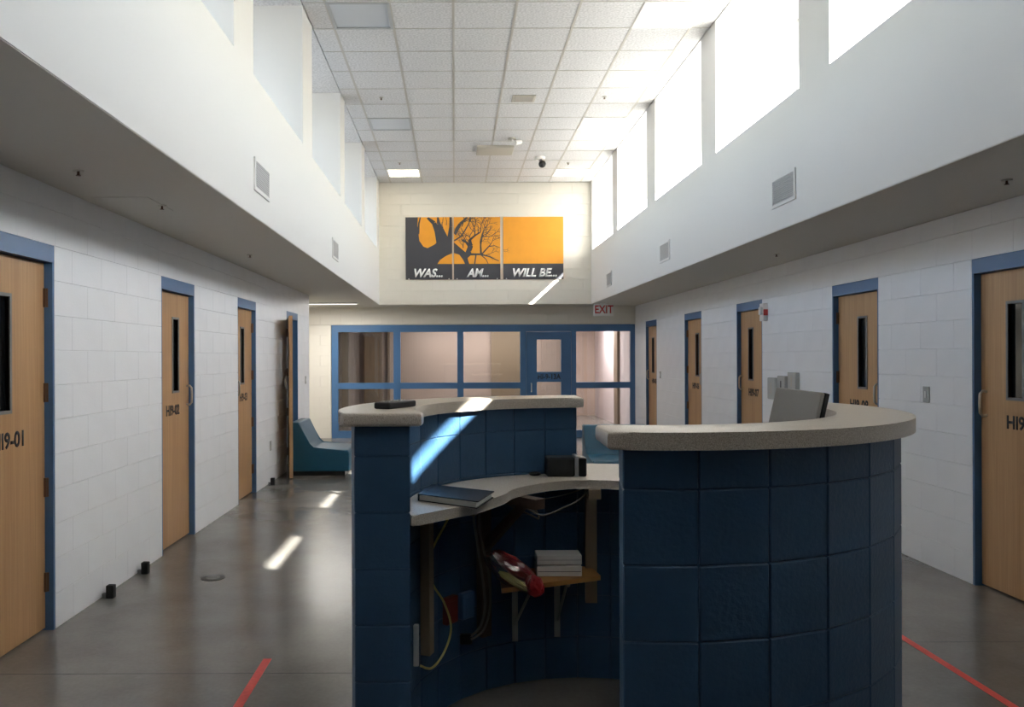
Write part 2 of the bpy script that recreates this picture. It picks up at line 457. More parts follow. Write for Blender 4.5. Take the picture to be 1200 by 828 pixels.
# unseen eaves and added lower roofs; right eave trims sun, roofs bounce light
rf = MB().box(FR+DEP-.02, 3.945, YF, YG+.4, ZC, ZC+.15).build('roof_eave', 'roof'); tag(rf, 'unseen roof eave, reach set to trim the sun at the right clerestory windows', 'roof', kind='structure')
rf = MB().box(-2.75, FL-DEP+.02, YF, YG+.4, ZC, ZC+.15).build('roof_eave', 'roof'); tag(rf, 'roof eave outside the left clerestory windows', 'roof', kind='structure')
rf = MB().box(FR+DEP+.01, 9.0, YF, YG+.4, 3.2, 3.3).build('roof_bounce', 'roof'); tag(rf, 'unseen low roof added outside the right clerestory windows to bounce light in', 'roof', kind='structure')
rf = MB().box(-8.0, FL-DEP-.01, YF, YG+.4, 3.2, 3.3).build('roof_bounce', 'roof'); tag(rf, 'unseen low roof added outside the left clerestory windows to bounce light in', 'roof', kind='structure')

# ceiling: deck, grid bars, one object per tile
P = .597
ce = MB().box(FL-DEP, FR+DEP, YF, YB+.3, ZC+.035, ZC+.12).build('ceiling', 'drywall')
for wins_, xa_, xb_ in ((LW, FL-DEP, FL), (RW, FR, FR+DEP)):
    for a_, b_ in wins_: MB().box(xa_, xb_, a_, b_, ZC-.001, ZC+.034).build('bay_ceiling', 'tile', ce)
tag(ce, 'suspended ceiling of white mineral tiles in a metal grid', 'ceiling', kind='structure')
xs = [FL] + [P*k for k in range(-2, 5)] + [FR]
rows = [8.03 + P*k for k in range(-15, 12)]
ys = [YF] + [y for y in rows if YF < y < YB] + [YB]
for x in xs[1:-1]: MB().box(x-.012, x+.012, YF, YB, ZC-.003, ZC+.03).build('grid_runner', 'grid', ce)
for y in ys[1:-1]: MB().box(FL, FR, y-.006, y+.006, ZC-.0025, ZC+.03).build('grid_tee', 'grid', ce)
FIX = {}
for xi, lit in ((1, ('off', 'off', 'warm')), (6, ('on', 'on', 'on'))):  # right row glows in place of reflected window light
    for k, y in enumerate((8.03-P, 8.03+5*P, 8.03+10*P)):
        FIX[(xi, round(y, 2))] = lit[k]
_t = {}
for i in range(len(xs)-1):
    for j in range(len(ys)-1):
        w, d = xs[i+1]-xs[i], ys[j+1]-ys[j]
        if ys[j+1] < 6.0: continue
        if (i, round(ys[j], 2)) in FIX: continue
        k = (round(w, 3), round(d, 3))
        if k not in _t:
            _t[k] = MB().box(-w/2+.011, w/2-.011, -d/2+.0055, d/2-.0055, .001, .02).mesh('tile', 'tile')
        link('tile', _t[k], ce, ((xs[i]+xs[i+1])/2, (ys[j]+ys[j+1])/2, ZC))
nt_ = MB()
for i in range(len(xs)-1):
    for j in range(len(ys)-1):
        if ys[j+1] < 6.0: nt_.box(xs[i]+.011, xs[i+1]-.011, ys[j]+.0055, ys[j+1]-.0055, ZC+.001, ZC+.02)
o = nt_.build('tile_field', 'tile', ce); o['kind'] = 'stuff'
FIXLAB = {(1, 0): 'unlit grey square ceiling light on the left, nearest of its row', (1, 1): 'unlit grey square ceiling light on the left, middle of its row',
          (1, 2): 'glowing warm square ceiling light on the left, near the end wall', (6, 0): 'bright square ceiling light by the right windows, nearest of its row',
          (6, 1): 'bright square ceiling light by the right windows, middle of its row', (6, 2): 'bright square ceiling light by the right windows, farthest of its row'}
cnt = {1: 0, 6: 0}
for (xi, y), st in FIX.items():
    a, b = xs[xi], xs[xi+1]; c = (a+b)/2
    o = thing('ceiling_light', (c, y+P/2, ZC), FIXLAB[(xi, cnt[xi])], 'ceiling light', 'square ceiling lights'); cnt[xi] += 1
    h = P/2
    MB().box(-h, h, -h, -h+.03, -.008, .03).box(-h, h, h-.03, h, -.008, .03).box(-h, -h+.03, -h+.03, h-.03, -.008, .03).box(h-.03, h, -h+.03, h-.03, -.008, .03).build('fixture_frame', 'fixture_frame' if st == 'off' else 'sign_white', o)  # frames whiter where the diffuser glows; brightness put into the colour
    MB().box(-h+.03, h-.03, -h+.03, h-.03, .002, .02).build('diffuser', {'off': 'diffuser_off', 'warm': 'diffuser_warm', 'on': 'diffuser_glow'}[st], o)

# ------------------------------------------------------------------ cell doors
def cell_door(n, side, y0, y1, hinge, label, number, open_deg=0):
    f = side_map(side)
    base = f((y0+y1)/2, 0, 0)
    o = thing('door_%d' % n, base, label, 'door', 'wood cell doors', kind='structure')
    O = off(base)
    near = hinge == 'near'
    hy = y0+.022 if near else y1-.022             # hinge line
    ln = (y1-y0)-.044
    sg = 1 if near else -1                        # leaf runs from the hinge line in +u or -u
    al = math.radians(open_deg)
    W0 = -.05                                     # leaf face depth in the opening
    def frame_fn(p): return O(f(p[0], p[1], p[2]))
    def leaf_fn(p):                               # p = (distance from hinge, depth from the leaf face, z)
        d, w, z = p
        if open_deg:
            d, w = d*math.cos(al)-w*math.sin(al), d*math.sin(al)+w*math.cos(al)
            return O(f(hy+sg*d, .012+w, z))
        return O(f(hy+sg*d, W0+w, z))
    MB(frame_fn).box(y0, y1, -.14, -.002, 2.135, DOOR_H).build('frame_head', 'blue_metal', o)
    for a, b in ((y0, y0+.02), (y1-.02, y1)):
        MB(frame_fn).box(a, b, -.14, -.002, 0, 2.135).build('frame_jamb', 'blue_metal', o)
    T = .045; zt = 2.13; z0 = .014
    wl_, wr_ = ln-.40, ln-.27                     # vision slot, measured from the hinge
    wz0, wz1 = 1.30, 1.91
    leaf = MB(leaf_fn).box(0, wl_, -T, 0, z0, zt).box(wr_, ln, -T, 0, z0, zt).box(wl_, wr_, -T, 0, z0, wz0).box(wl_, wr_, -T, 0, wz1, zt).build('leaf', 'wood', o)
    g = .018
    MB(leaf_fn).box(wl_-g, wr_+g, -T-.006, .006, wz0-g, wz0).box(wl_-g, wr_+g, -T-.006, .006, wz1, wz1+g).box(wl_-g, wl_, -T-.006, .006, wz0, wz1).box(wr_, wr_+g, -T-.006, .006, wz0, wz1).build('vision_frame', 'grey_mid', leaf)
    MB(leaf_fn).box(wl_, wr_, -.028, -.02, wz0, wz1).build('vision_pane', 'glass' if open_deg else 'darkened_glass', leaf)
    for hz in (1.93, 1.38, .83, .28):
        MB(leaf_fn).box(-.012, .012, -.004, .014, hz-.055, hz+.055).cyl((-.004, .014, hz-.055), (-.004, .014, hz+.055), .009, n=10).build('hinge', 'bronze', o)
    d = ln-.055
    MB(leaf_fn).tube([(d, 0, 1.33), (d, .028, 1.335), (d, .045, 1.315), (d, .048, 1.25), (d, .045, 1.185), (d, .028, 1.165), (d, 0, 1.17)], .009, 8).build('pull_handle', 'chrome', leaf, smooth=True)
    if number:
        me = text_mesh(number, .085, bold=.03, squash=.98)
        mid = ln*.48
        out = 1 if (side == 'left') else -1
        # reading direction as seen from inside the room
        for v in me.vertices:
            x, y, z = v.co
            uu = x if side == 'left' else -x      # left wall reads towards +Y, right wall towards -Y
            dd = mid + sg*uu
            v.co = leaf_fn((dd, .0004+z, 1.135+y))
        me.materials.append(M['ink'])
        bm = bmesh.new(); bm.from_mesh(me); bmesh.ops.recalc_face_normals(bm, faces=bm.faces[:]); bm.to_mesh(me); bm.free()
        lo = link('number', me, leaf); lo['label'] = 'black stencilled door number ' + number
    return o
cell_door(1, 'left', *L_DOORS[0], 'far', 'wood cell door numbered HI9-01 at the left edge', 'HI9-01')
cell_door(2, 'left', *L_DOORS[1], 'near', 'wood cell door numbered HI9-02, second on the left wall', 'HI9-02')
cell_door(3, 'left', *L_DOORS[2], 'far', 'wood cell door numbered HI9-03, third on the left wall', 'HI9-03')
cell_door(4, 'left', *L_DOORS[3], 'near', 'open wood cell door folded back beside the blue armchair', None, 167)
cell_door(5, 'right', *R_DOORS[0], 'near', 'wood cell door at the right edge with large pull handle', 'HI9-09')
cell_door(6, 'right', *R_DOORS[1], 'far', 'wood cell door above the right end of the curved counter', 'HI9-08')
cell_door(7, 'right', *R_DOORS[2], 'near', 'wood cell door behind the monitor, under the red strobe', 'HI9-07')
cell_door(8, 'right', *R_DOORS[3], 'far', 'wood cell door fourth from the right edge of the right wall', 'HI9-06')
cell_door(9, 'right', *R_DOORS[4], 'near', 'farthest wood cell door on the right, beside the glazed screen', 'HI9-05')

# ------------------------------------------------------------------ glazed screen at the far end
gs = thing('glazed_screen', (.56, YG, 0), 'blue steel framed glazed screen across the far end', 'screen', kind='structure')
G = off((.56, YG, 0))
def gbar(n, x0, x1, z0, z1, y0=.0, y1=.1, m='blue_metal'): return MB(G).box(x0, x1, YG+y0, YG+y1, z0, z1).build(n, m, gs)
X0, X1 = -2.42, XR-.005
gbar('head', X0, X1, 2.085, 2.222); gbar('jamb', X0, X0+.13, 0, 2.085); gbar('jamb', X1-.09, X1, 0, 2.085)
for a, b in ((-1.20, -1.065), (.055, .175)): gbar('mullion', a, b, 0, 2.085)
for a, b in ((1.295, 1.41), (2.30, 2.395)): gbar('jamb', a, b, 0, 2.085)
for a, b in ((X0+.13, -1.20), (-1.065, .055), (.175, 1.295), (2.395, X1-.09)):
    gbar('rail', a, b, .965, 1.085); gbar('rail', a, b, 0, .14)
    for z0, z1 in ((.14, .965), (1.085, 2.085)): gbar('pane', a, b, z0, z1, .045, .053, 'glass_lobby')
ld = MB(G).box(1.415, 1.62, YG+.02, YG+.07, .01, 2.08).box(2.10, 2.295, YG+.02, YG+.07, .01, 2.08).box(1.62, 2.10, YG+.02, YG+.07, 1.925, 2.08).box(1.62, 2.10, YG+.02, YG+.07, 1.09, 1.29).box(1.62, 2.10, YG+.02, YG+.07, .01, .3).build('door_leaf', 'blue_metal', gs)
for z0, z1 in ((.3, 1.09), (1.29, 1.925)): MB(G).box(1.62, 2.10, YG+.04, YG+.048, z0, z1).build('pane', 'glass_lobby', ld)
MB(G).tube([(1.51, YG+.02, 1.06), (1.51, YG-.04, 1.06), (1.51, YG-.04, .9), (1.51, YG+.02, .9)], .012).build('handle', 'chrome', ld)
me = text_mesh('HI-9-13A', .10, bold=.03, squash=.86)
for v in me.vertices: v.co = G((1.86+v.co.x, YG+.0196-v.co.z, 1.19+v.co.y))
me.materials.append(M['ink']); lo = link('lettering', me, ld); lo['label'] = 'black stencilled lettering HI-9-13A'

# the room beyond the screen
lb = MB().box(-3.6, 2.5, 18.6, 18.7, 0, ZS).box(2.5, 2.6, 18.6, YEND, 0, ZS).box(2.5, 4.0, YEND, YEND+.1, 0, ZS).box(-3.7, -3.6, YG+.2, 18.7, 0, ZS).box(-3.8, 4.0, YG+.2, YEND+.2, ZS, ZS+.1).build('wall_lobby', 'taupe')
tag(lb, 'taupe walls of the room beyond the glazed screen', 'wall', kind='structure')
lr = MB().box(3.8, 3.9, YG+.2, YEND+.1, 0, ZS).build('wall_lobby_right', 'lilac'); tag(lr, 'pale right wall of the room beyond the screen', 'wall', kind='structure')
for x, w, m in ((-2.62, .16, 'taupe_dark'), (-2.1, .42, 'taupe_dark'), (-1.55, .05, 'taupe_dark'), (.85, .75, 'taupe_dark')):
    MB().box(x, x+w, 18.5, 18.62, 0, ZS-.01).build('pilaster', m, lb)
MB().box(3.74, 3.81, 18.35, 18.75, 0, ZS-.01).build('pilaster', 'taupe_dark', lr)
pm = MB()
for k in range(100):
    x = -3.55 + k*.06
    pm.box(x, x+.05, 18.585, 18.602, 0, ZS-.01)
o = pm.build('ribbed_panel', 'taupe', lb); o['kind'] = 'stuff'
ll = thing('lobby_fill_light', (.6, 17.6, ZS), 'unseen ceiling light added to brighten the room beyond the glazed screen', 'ceiling light')  # unseen fixture added to brighten the room behind the glass
MB().box(-1.6, 1.6, -.15, .15, -.04, -.002).build('lamp_housing', 'white_plastic', ll)
MB().box(-1.55, 1.55, -.13, .13, -.045, -.04).build('diffuser', 'diffuser_glow', ll)
la = bpy.data.lights.new('lobby_fill_lamp', 'AREA'); la.shape = 'RECTANGLE'; la.size = 3.0; la.size_y = .25; la.energy = 50; la.color = (1, .95, .92)
lo = bpy.data.objects.new('lobby_fill_lamp', la); COL.objects.link(lo); lo.location = (0, 0, -.06); lo.parent = ll

ll2 = thing('lobby_fill_light', (3.2, 19.4, ZS), 'unseen ceiling light added to brighten the far right corner room beyond the screen', 'ceiling light')  # second added fixture, brightens the view through the right sidelight
MB().box(-.3, .3, -.6, .6, -.04, -.002).build('lamp_housing', 'white_plastic', ll2)
MB().box(-.28, .28, -.58, .58, -.045, -.04).build('diffuser', 'diffuser_glow', ll2)
la = bpy.data.lights.new('lobby_fill_lamp', 'AREA'); la.shape = 'RECTANGLE'; la.size = .5; la.size_y = 1.1; la.energy = 42; la.color = (1, .96, .95)
lo = bpy.data.objects.new('lobby_fill_lamp', la); COL.objects.link(lo); lo.location = (0, 0, -.06); lo.parent = ll2

# linear lamp recessed at the soffit above the alcove
tl = thing('linear_light', (-2.3, 14.45, ZS), 'short linear light under the soffit by the alcove', 'ceiling light')
MB().box(-.62, .55, -.06, .06, -.03, -.004).build('lamp_housing', 'white_plastic', tl)
MB().box(-.6, .53, -.05, .05, -.036, -.03).build('diffuser', 'glow', tl)
la = bpy.data.lights.new('linear_lamp', 'AREA'); la.shape = 'RECTANGLE'; la.size = 1.1; la.size_y = .1; la.energy = 22; la.color = (1, .96, .9)
lo = bpy.data.objects.new('linear_lamp', la); COL.objects.link(lo); lo.location = (0, 0, -.05); lo.parent = tl

# ------------------------------------------------------------------ curved counters
CX, CY = .60, 3.12
def pol(r, d): return (CX + r*math.cos(math.radians(d)), CY + r*math.sin(math.radians(d)))
DZ = 1.006
def counter_wall(name, label, bounds, top=1.328):
    """bounds: list of (outer xy, inner xy) plan stations; one block per bay and course"""
    base = (bounds[0][0][0], bounds[0][0][1], 0); O = off(base)
    o = thing(name, base, label, 'counter')
    core = []
    n = len(bounds)
    def shr(p, q, k): return (p[0]+(q[0]-p[0])*k, p[1]+(q[1]-p[1])*k)
    outer = [shr(a, b, .035) for a, b in bounds]; inner = [shr(b, a, .035) for a, b in bounds]
    e0 = shr(outer[0], outer[1], .03), shr(inner[0], inner[1], .03)
    e1 = shr(outer[-1], outer[-2], .03), shr(inner[-1], inner[-2], .03)
    outer[0], inner[0], outer[-1], inner[-1] = e0[0], e0[1], e1[0], e1[1]
    cm = MB(O)
    for i in range(n-1): cm.prism([outer[i], outer[i+1], inner[i+1], inner[i]], 0, top)
    cm.build('mortar_core', 'blue_mortar', o)
    for i in range(n-1):
        (a, b), (c, d) = bounds[i], bounds[i+1]
        g = .006
        q = [shr(a, c, g), shr(c, a, g), shr(d, b, g), shr(b, d, g)]
        mid = (sum(p[0] for p in q)/4, sum(p[1] for p in q)/4)
        nf = int((top+.005)//CRS); rest = top - nf*CRS
        for hh in (CRS, rest):
            me = MB().prism([(p[0]-mid[0], p[1]-mid[1]) for p in q], -hh/2+.001, hh/2-.001).bevel(.0035, 1).mesh('block', 'blue_block')
            if hh == CRS:
                for k in range(nf): link('block', me, o, (mid[0]-base[0], mid[1]-base[1], (k+.5)*CRS))
            else: link('block', me, o, (mid[0]-base[0], mid[1]-base[1], nf*CRS+rest/2))
    return o
def arc(r, a0, a1, n): return [pol(r, a0+(a1-a0)*i/n) for i in range(n+1)]
lw = [((-.362, 2.87), (-.161, 2.87)), (pol(1.0, 182.5), pol(.797, 183.5))] + [(pol(1.0, 182.5-11.56*k), pol(.797, 182.5-11.56*k)) for k in range(1, 9)]
cl = counter_wall('counter_wall', 'left blue block counter wall curving behind the desk, with remote on top', lw)
rw = [(pol(1.0, 261.2+11.6*k), pol(.797, 261.2+11.6*k)) for k in range(0, 11)]
cr = counter_wall('counter_wall', 'near right blue block counter wall bulging towards the viewer', rw)
gwb = [(pol(1.0, 90.02-11.56*k), pol(.797, 90.02-11.56*k)) for k in range(0, 7)]
cg = counter_wall('counter_wall', 'low blue block wall closing the back gap under the desk top', gwb, DZ-.042)
def slab(outline, z0, z1, bev, seg=3):
    return MB().prism(outline, z0, z1).bevel(bev, seg, lambda e: abs(e.verts[0].co.z-e.verts[1].co.z) < 1e-6)
def ledge(parent, outline):
    b = parent.location
    o = slab([(x-b.x, y-b.y) for x, y in outline], 1.329, 1.376, .012).build('ledge', 'ledge', parent, smooth=True)
    o['label'] = 'speckled beige solid surface ledge'
    return o
ol = [(-.395, 2.838), (-.118, 2.832), (-.113, 2.90)] + [(-.15, 2.95)] + arc(.752, 190, 88, 26) + arc(1.045, 88, 190, 32) + [(-.412, 2.93), (-.412, 2.86)]
ledge(cl, ol)
orr = arc(1.042, 259.0, 379, 40) + arc(.806, 379, 256.5, 36)
ledge(cr, orr)

# desk worktop
DZ = 1.006
desk = thing('desk', (CX, CY, 0), 'speckled beige curved desk top inside the round blue counter', 'desk')
front = [(-.157, 2.86), (-.008, 3.015), (.08, 3.10), (.149, 3.21), (.205, 3.31), (.246, 3.425), (.31, 3.52), (.407, 3.61), (.49, 3.66), (.587, 3.69), (.743, 3.667)]
fr2 = []
for i in range(len(front)-1):                       # Catmull-Rom through the measured front edge
    p0 = front[max(i-1, 0)]; p1 = front[i]; p2 = front[i+1]; p3 = front[min(i+2, len(front)-1)]
    for k in range(4):
        t = k/4
        fr2.append(tuple(.5*((2*p1[j]) + (-p0[j]+p2[j])*t + (2*p0[j]-5*p1[j]+4*p2[j]-p3[j])*t*t + (-p0[j]+3*p1[j]-3*p2[j]+p3[j])*t**3) for j in (0, 1)))
fr2.append(front[-1])
inner = fr2 + arc(.56, 72, -60, 24)
outer = arc(.79, -60, 16.5, 12) + arc(1.15, 18.5, 88, 16) + arc(.79, 90.5, 196, 26)
outl = inner + outer
MB(off((CX, CY, 0))).prism(outl, DZ-.04, DZ).bevel(.010, 3, lambda e: abs(e.verts[0].co.z-e.verts[1].co.z) < 1e-6).build('worktop', 'ledge', desk, smooth=True)
# support brackets on the inner wall face (vertical bar, arm and brace)
def bracket(ang, w, z0, m, arm=.36, brace=True):
    a = math.radians(ang); c, s = math.cos(a), math.sin(a)
    fn = lambda p: (p[0]*c - p[1]*s, p[0]*s + p[1]*c, p[2])
    mb = MB(fn).box(.745, .787, -w/2, w/2, z0, DZ-.042)
    mb.box(.745-arm, .745, -w/2, w/2, DZ-.085, DZ-.042)
    if brace: mb.prism_y([(.75, DZ-.34), (.75, DZ-.28), (.52, DZ-.084), (.47, DZ-.084)], -w/4, w/4)
    return mb.build('support_bracket', m, desk)
bracket(160, .05, .32, 'tan', .2, False); bracket(127.5, .055, .276, 'brownpost', .36); bracket(85.5, .055, .384, 'tan', .2, False)

# shelf below the desk
sh = thing('wall_shelf', (.45, 3.75, .53), 'small pine shelf bracketed under the curved desk', 'shelf')
S = off((.45, 3.75, .53))
MB(S).prism([(.205, 3.53), (.68, 3.735), (.66, 3.90), (.5, 3.90), (.34, 3.86), (.21, 3.78)], .53, .552).build('board', 'shelf_wood', sh)
for x, y in ((.285, 3.825), (.495, 3.885)):
    dx, dy = (CX-x), (CY-y); l = math.hypot(dx, dy); dx, dy = dx/l*.2, dy/l*.2
    br = MB(S).box(x-.014, x+.014, y-.006, y, .215, .53)
    br.tube([(x, y-.006, .52), (x+dx, y+dy, .52)], .01, 6).tube([(x, y-.01, .30), (x+dx*.85, y+dy*.85, .515)], .007, 6)
    br.build('bracket', 'bracket_grey', sh)
# white boxes on the shelf
for k, (z, lab) in enumerate(((.553, 'white slim electronics box resting on the pine shelf'), (.607, 'white slim electronics box on top of the other box'))):
    b = thing('network_box', (.485, 3.77, z), lab, 'box', 'white boxes on the pine shelf')
    MB().box(-.105, .105, -.055, .055, 0, .048 if k == 0 else .044).bevel(.004, 2).build('shell', 'white_plastic', b)
    MB().box(-.1, .1, -.0565, -.0545, .0215, .0245).build('seam', 'grey_plastic' if k else 'vent_dark', b)
# snack bag hanging over the shelf edge
bag = thing('plastic_bag', (.27, 3.62, .553), 'crumpled clear bag with red and yellow wrappers on the pine shelf', 'bag')
def lump(name, m, c, sc, rot, seed, sub=3):
    rnd = random.Random(seed)
    bm = bmesh.new(); bmesh.ops.create_icosphere(bm, subdivisions=sub, radius=1)
    R = Matrix.Rotation(rot[1], 3, 'Y') @ Matrix.Rotation(rot[0], 3, 'X')
    for v in bm.verts:
        k = 1 + rnd.uniform(-.1, .1)
        v.co = R @ Vector((v.co.x*sc[0]*k, v.co.y*sc[1]*k, v.co.z*sc[2]*k)) + Vector(c)
    mb = MB(); mb.bm.free(); mb.bm = bm
    return mb.build(name, m, bag, smooth=False)
lump('wrapper', 'skin_red', (.0, -.01, .075), (.115, .04, .036), (0, .62), 3)
lump('wrapper', 'skin_red', (.085, -.055, .0), (.04, .03, .05), (0, -.3), 5)
lump('wrapper', 'yellow_cord', (-.005, -.055, .02), (.085, .018, .018), (0, .55), 7)
lump('bag_film', 'bag_clear', (-.01, -.03, .052), (.145, .065, .062), (0, .62), 9)

# cords, outlets and power strip below the desk
def bez(pts, n=8):
    out = []
    for i in range(len(pts)-1):
        p0 = Vector(pts[max(i-1, 0)]); p1 = Vector(pts[i]); p2 = Vector(pts[i+1]); p3 = Vector(pts[min(i+2, len(pts)-1)])
        for k in range(n):
            t = k/n
            out.append(.5*((2*p1)+(p2-p0)*t+(2*p0-5*p1+4*p2-p3)*t*t+(3*p1-p0-3*p2+p3)*t**3))
    out.append(Vector(pts[-1])); return [tuple(v) for v in out]
o = MB().tube(bez([(.03, 3.60, .965), (-.04, 3.50, .85), (-.105, 3.42, .73), (-.10, 3.40, .62), (-.05, 3.50, .50), (-.02, 3.53, .38), (-.05, 3.48, .29), (-.10, 3.36, .268), (-.145, 3.30, .30)]), .005).build('cord', 'yellow_cord', smooth=True)
tag(o, 'yellow cord looping under the left end of the desk', 'cord')
o = MB().tube(bez([(.10, 3.62, .965), (.085, 3.64, .85), (.105, 3.66, .7), (.13, 3.66, .52), (.135, 3.66, .42), (.11, 3.65, .34), (.065, 3.64, .30)]), .006).tube(bez([(.12, 3.63, .965), (.11, 3.64, .8), (.15, 3.67, .6), (.16, 3.67, .44), (.13, 3.65, .33), (.07, 3.63, .292)]), .005).build('cord_pair', 'grey_cord', smooth=True)
tag(o, 'pair of grey cords dropping from the desk to a black plug', 'cord')
o = MB().box(.02, .075, 3.635, 3.665, .265, .31).bevel(.006, 2).build('plug', 'black'); tag(o, 'black plug at the end of the grey cord pair', 'plug')
o = MB().tube(bez([(.18, 3.56, .96), (.26, 3.60, .90), (.34, 3.62, .86), (.38, 3.63, .84), (.36, 3.64, .88), (.25, 3.62, .93)]), .004).tube(bez([(.2, 3.55, .955), (.33, 3.60, .89), (.40, 3.63, .855), (.5, 3.68, .88), (.58, 3.72, .91), (.62, 3.72, .955)]), .004).tube(bez([(.25, 3.62, .965), (.35, 3.66, .92), (.5, 3.72, .93), (.62, 3.76, .96)]), .003).build('cable_bundle', 'grey_cord', smooth=True)
tag(o, 'tangle of grey cables slung under the middle of the desk', 'cord')
o = MB().box(-.175, -.152, 3.29, 3.315, .30, .47).bevel(.004, 2).build('power_strip', 'white_plastic'); tag(o, 'white power strip upright behind the column under the desk', 'power strip')
for (ang, z, m, lab) in ((143, .44, 'outlet_red', 'red outlet box on the blue wall under the desk'), (134.7, .435, 'blue_metal', 'blue outlet box on the blue wall right of the red one')):
    x, y = pol(.785, ang); t = thing('outlet_box', (x, y, z), lab, 'outlet', rz=math.radians(ang))
    MB().box(-.02, .012, -.04, .04, -.06, .06).bevel(.004, 1).build('box', m, t)
    MB().box(-.0225, -.02, -.02, .02, -.04, .04).build('face_plate', m, t)

# desk-top and ledge things
ra = thing('speaker_box', (.535, 3.83, DZ), 'black tabletop radio with a silver band on the desk', 'radio', rz=.0)
MB().box(-.098, .035, -.045, .055, 0, .092).bevel(.008, 2).build('body', 'black', ra)
MB().box(.035, .052, -.047, .056, 0, .098).bevel(.003, 2).build('band', 'silver', ra)
MB().box(.052, .092, -.042, .056, 0, .09).bevel(.008, 2).build('end_cap', 'black', ra)
MB().box(-.088, .03, -.0462, -.0448, .01, .082).build('grille', 'grey_mid', ra).data.materials[0] = M['rubber']
o = MB().sphere((.385, 3.84, DZ+.008), 1, (.03, .018, .010)).build('mouse', 'black', smooth=True); tag(o, 'small flat black object on the desk left of the radio', 'mouse')
bi = thing('binder', (0, 3.2, DZ), 'dark binder with loose white pages lying on the desk', 'binder')
B4 = [(-.150, 3.18), (.085, 2.985), (.150, 3.23), (-.105, 3.425)]
B4 = [(-.148, 3.165), (.082, 2.99), (.155, 3.22), (-.10, 3.40)]
O = off((0, 3.2, DZ))
MB(O).prism(B4, DZ+.001, DZ+.004).build('back_cover', 'binder', bi)
mx = (sum(p[0] for p in B4)/4, sum(p[1] for p in B4)/4)
ins = [(mx[0]+(p[0]-mx[0])*.95, mx[1]+(p[1]-mx[1])*.95) for p in B4]
MB(O).prism(ins, DZ+.004, DZ+.022).build('pages', 'paper', bi)
MB(O).prism([(p[0]+.004, p[1]+.006) for p in B4], DZ+.024, DZ+.0275).build('front_cover', 'binder', bi)
MB(O).prism([(B4[0][0], B4[0][1]), (B4[0][0]+.02, B4[0][1]+.004), (B4[3][0]+.02, B4[3][1]+.004), B4[3]], DZ+.001, DZ+.028).build('spine', 'binder', bi)
re_ = thing('remote', (-.235, 3.17, 1.376), 'black handheld remote lying on the left ledge', 'remote', rz=math.radians(-27))
MB().box(-.036, .036, -.105, .105, 0, .026).bevel(.007, 2).build('body', 'black', re_)
kp = MB().box(-.024, .024, -.09, .08, .0255, .0275).build('key_panel', 'grey_mid', re_)
for j in range(5):
    for i in (-1, 0, 1): MB().box(i*.013-.004, i*.013+.004, -.075+j*.028, -.061+j*.028, .0275, .0295).build('button', 'grey_plastic', kp)
# monitor behind the near ledge
mo = thing('monitor', (1.095, 2.665, DZ), 'grey backed flat monitor standing behind the right ledge', 'monitor', rz=math.radians(-62))
tilt = Matrix.Rotation(math.radians(-14), 4, 'X') @ Matrix.Rotation(math.radians(4), 4, 'Y')
def mfn(p):
    v = tilt @ Vector((p[0], p[1], p[2]))
    return (v.x, v.y, v.z + .19)
MB(mfn).box(-.092, .092, -.012, .006, -.13, .272).bevel(.003, 1).build('shell', 'monitor_grey', mo)
MB(mfn).box(-.094, .094, .006, .024, -.132, .274).build('bezel', 'black', mo)
MB().box(-.03, .03, -.045, -.02, .01, .22).build('stand', 'black', mo)
MB().box(-.1, .1, -.09, .06, 0, .012).bevel(.004, 1).build('foot', 'black', mo)

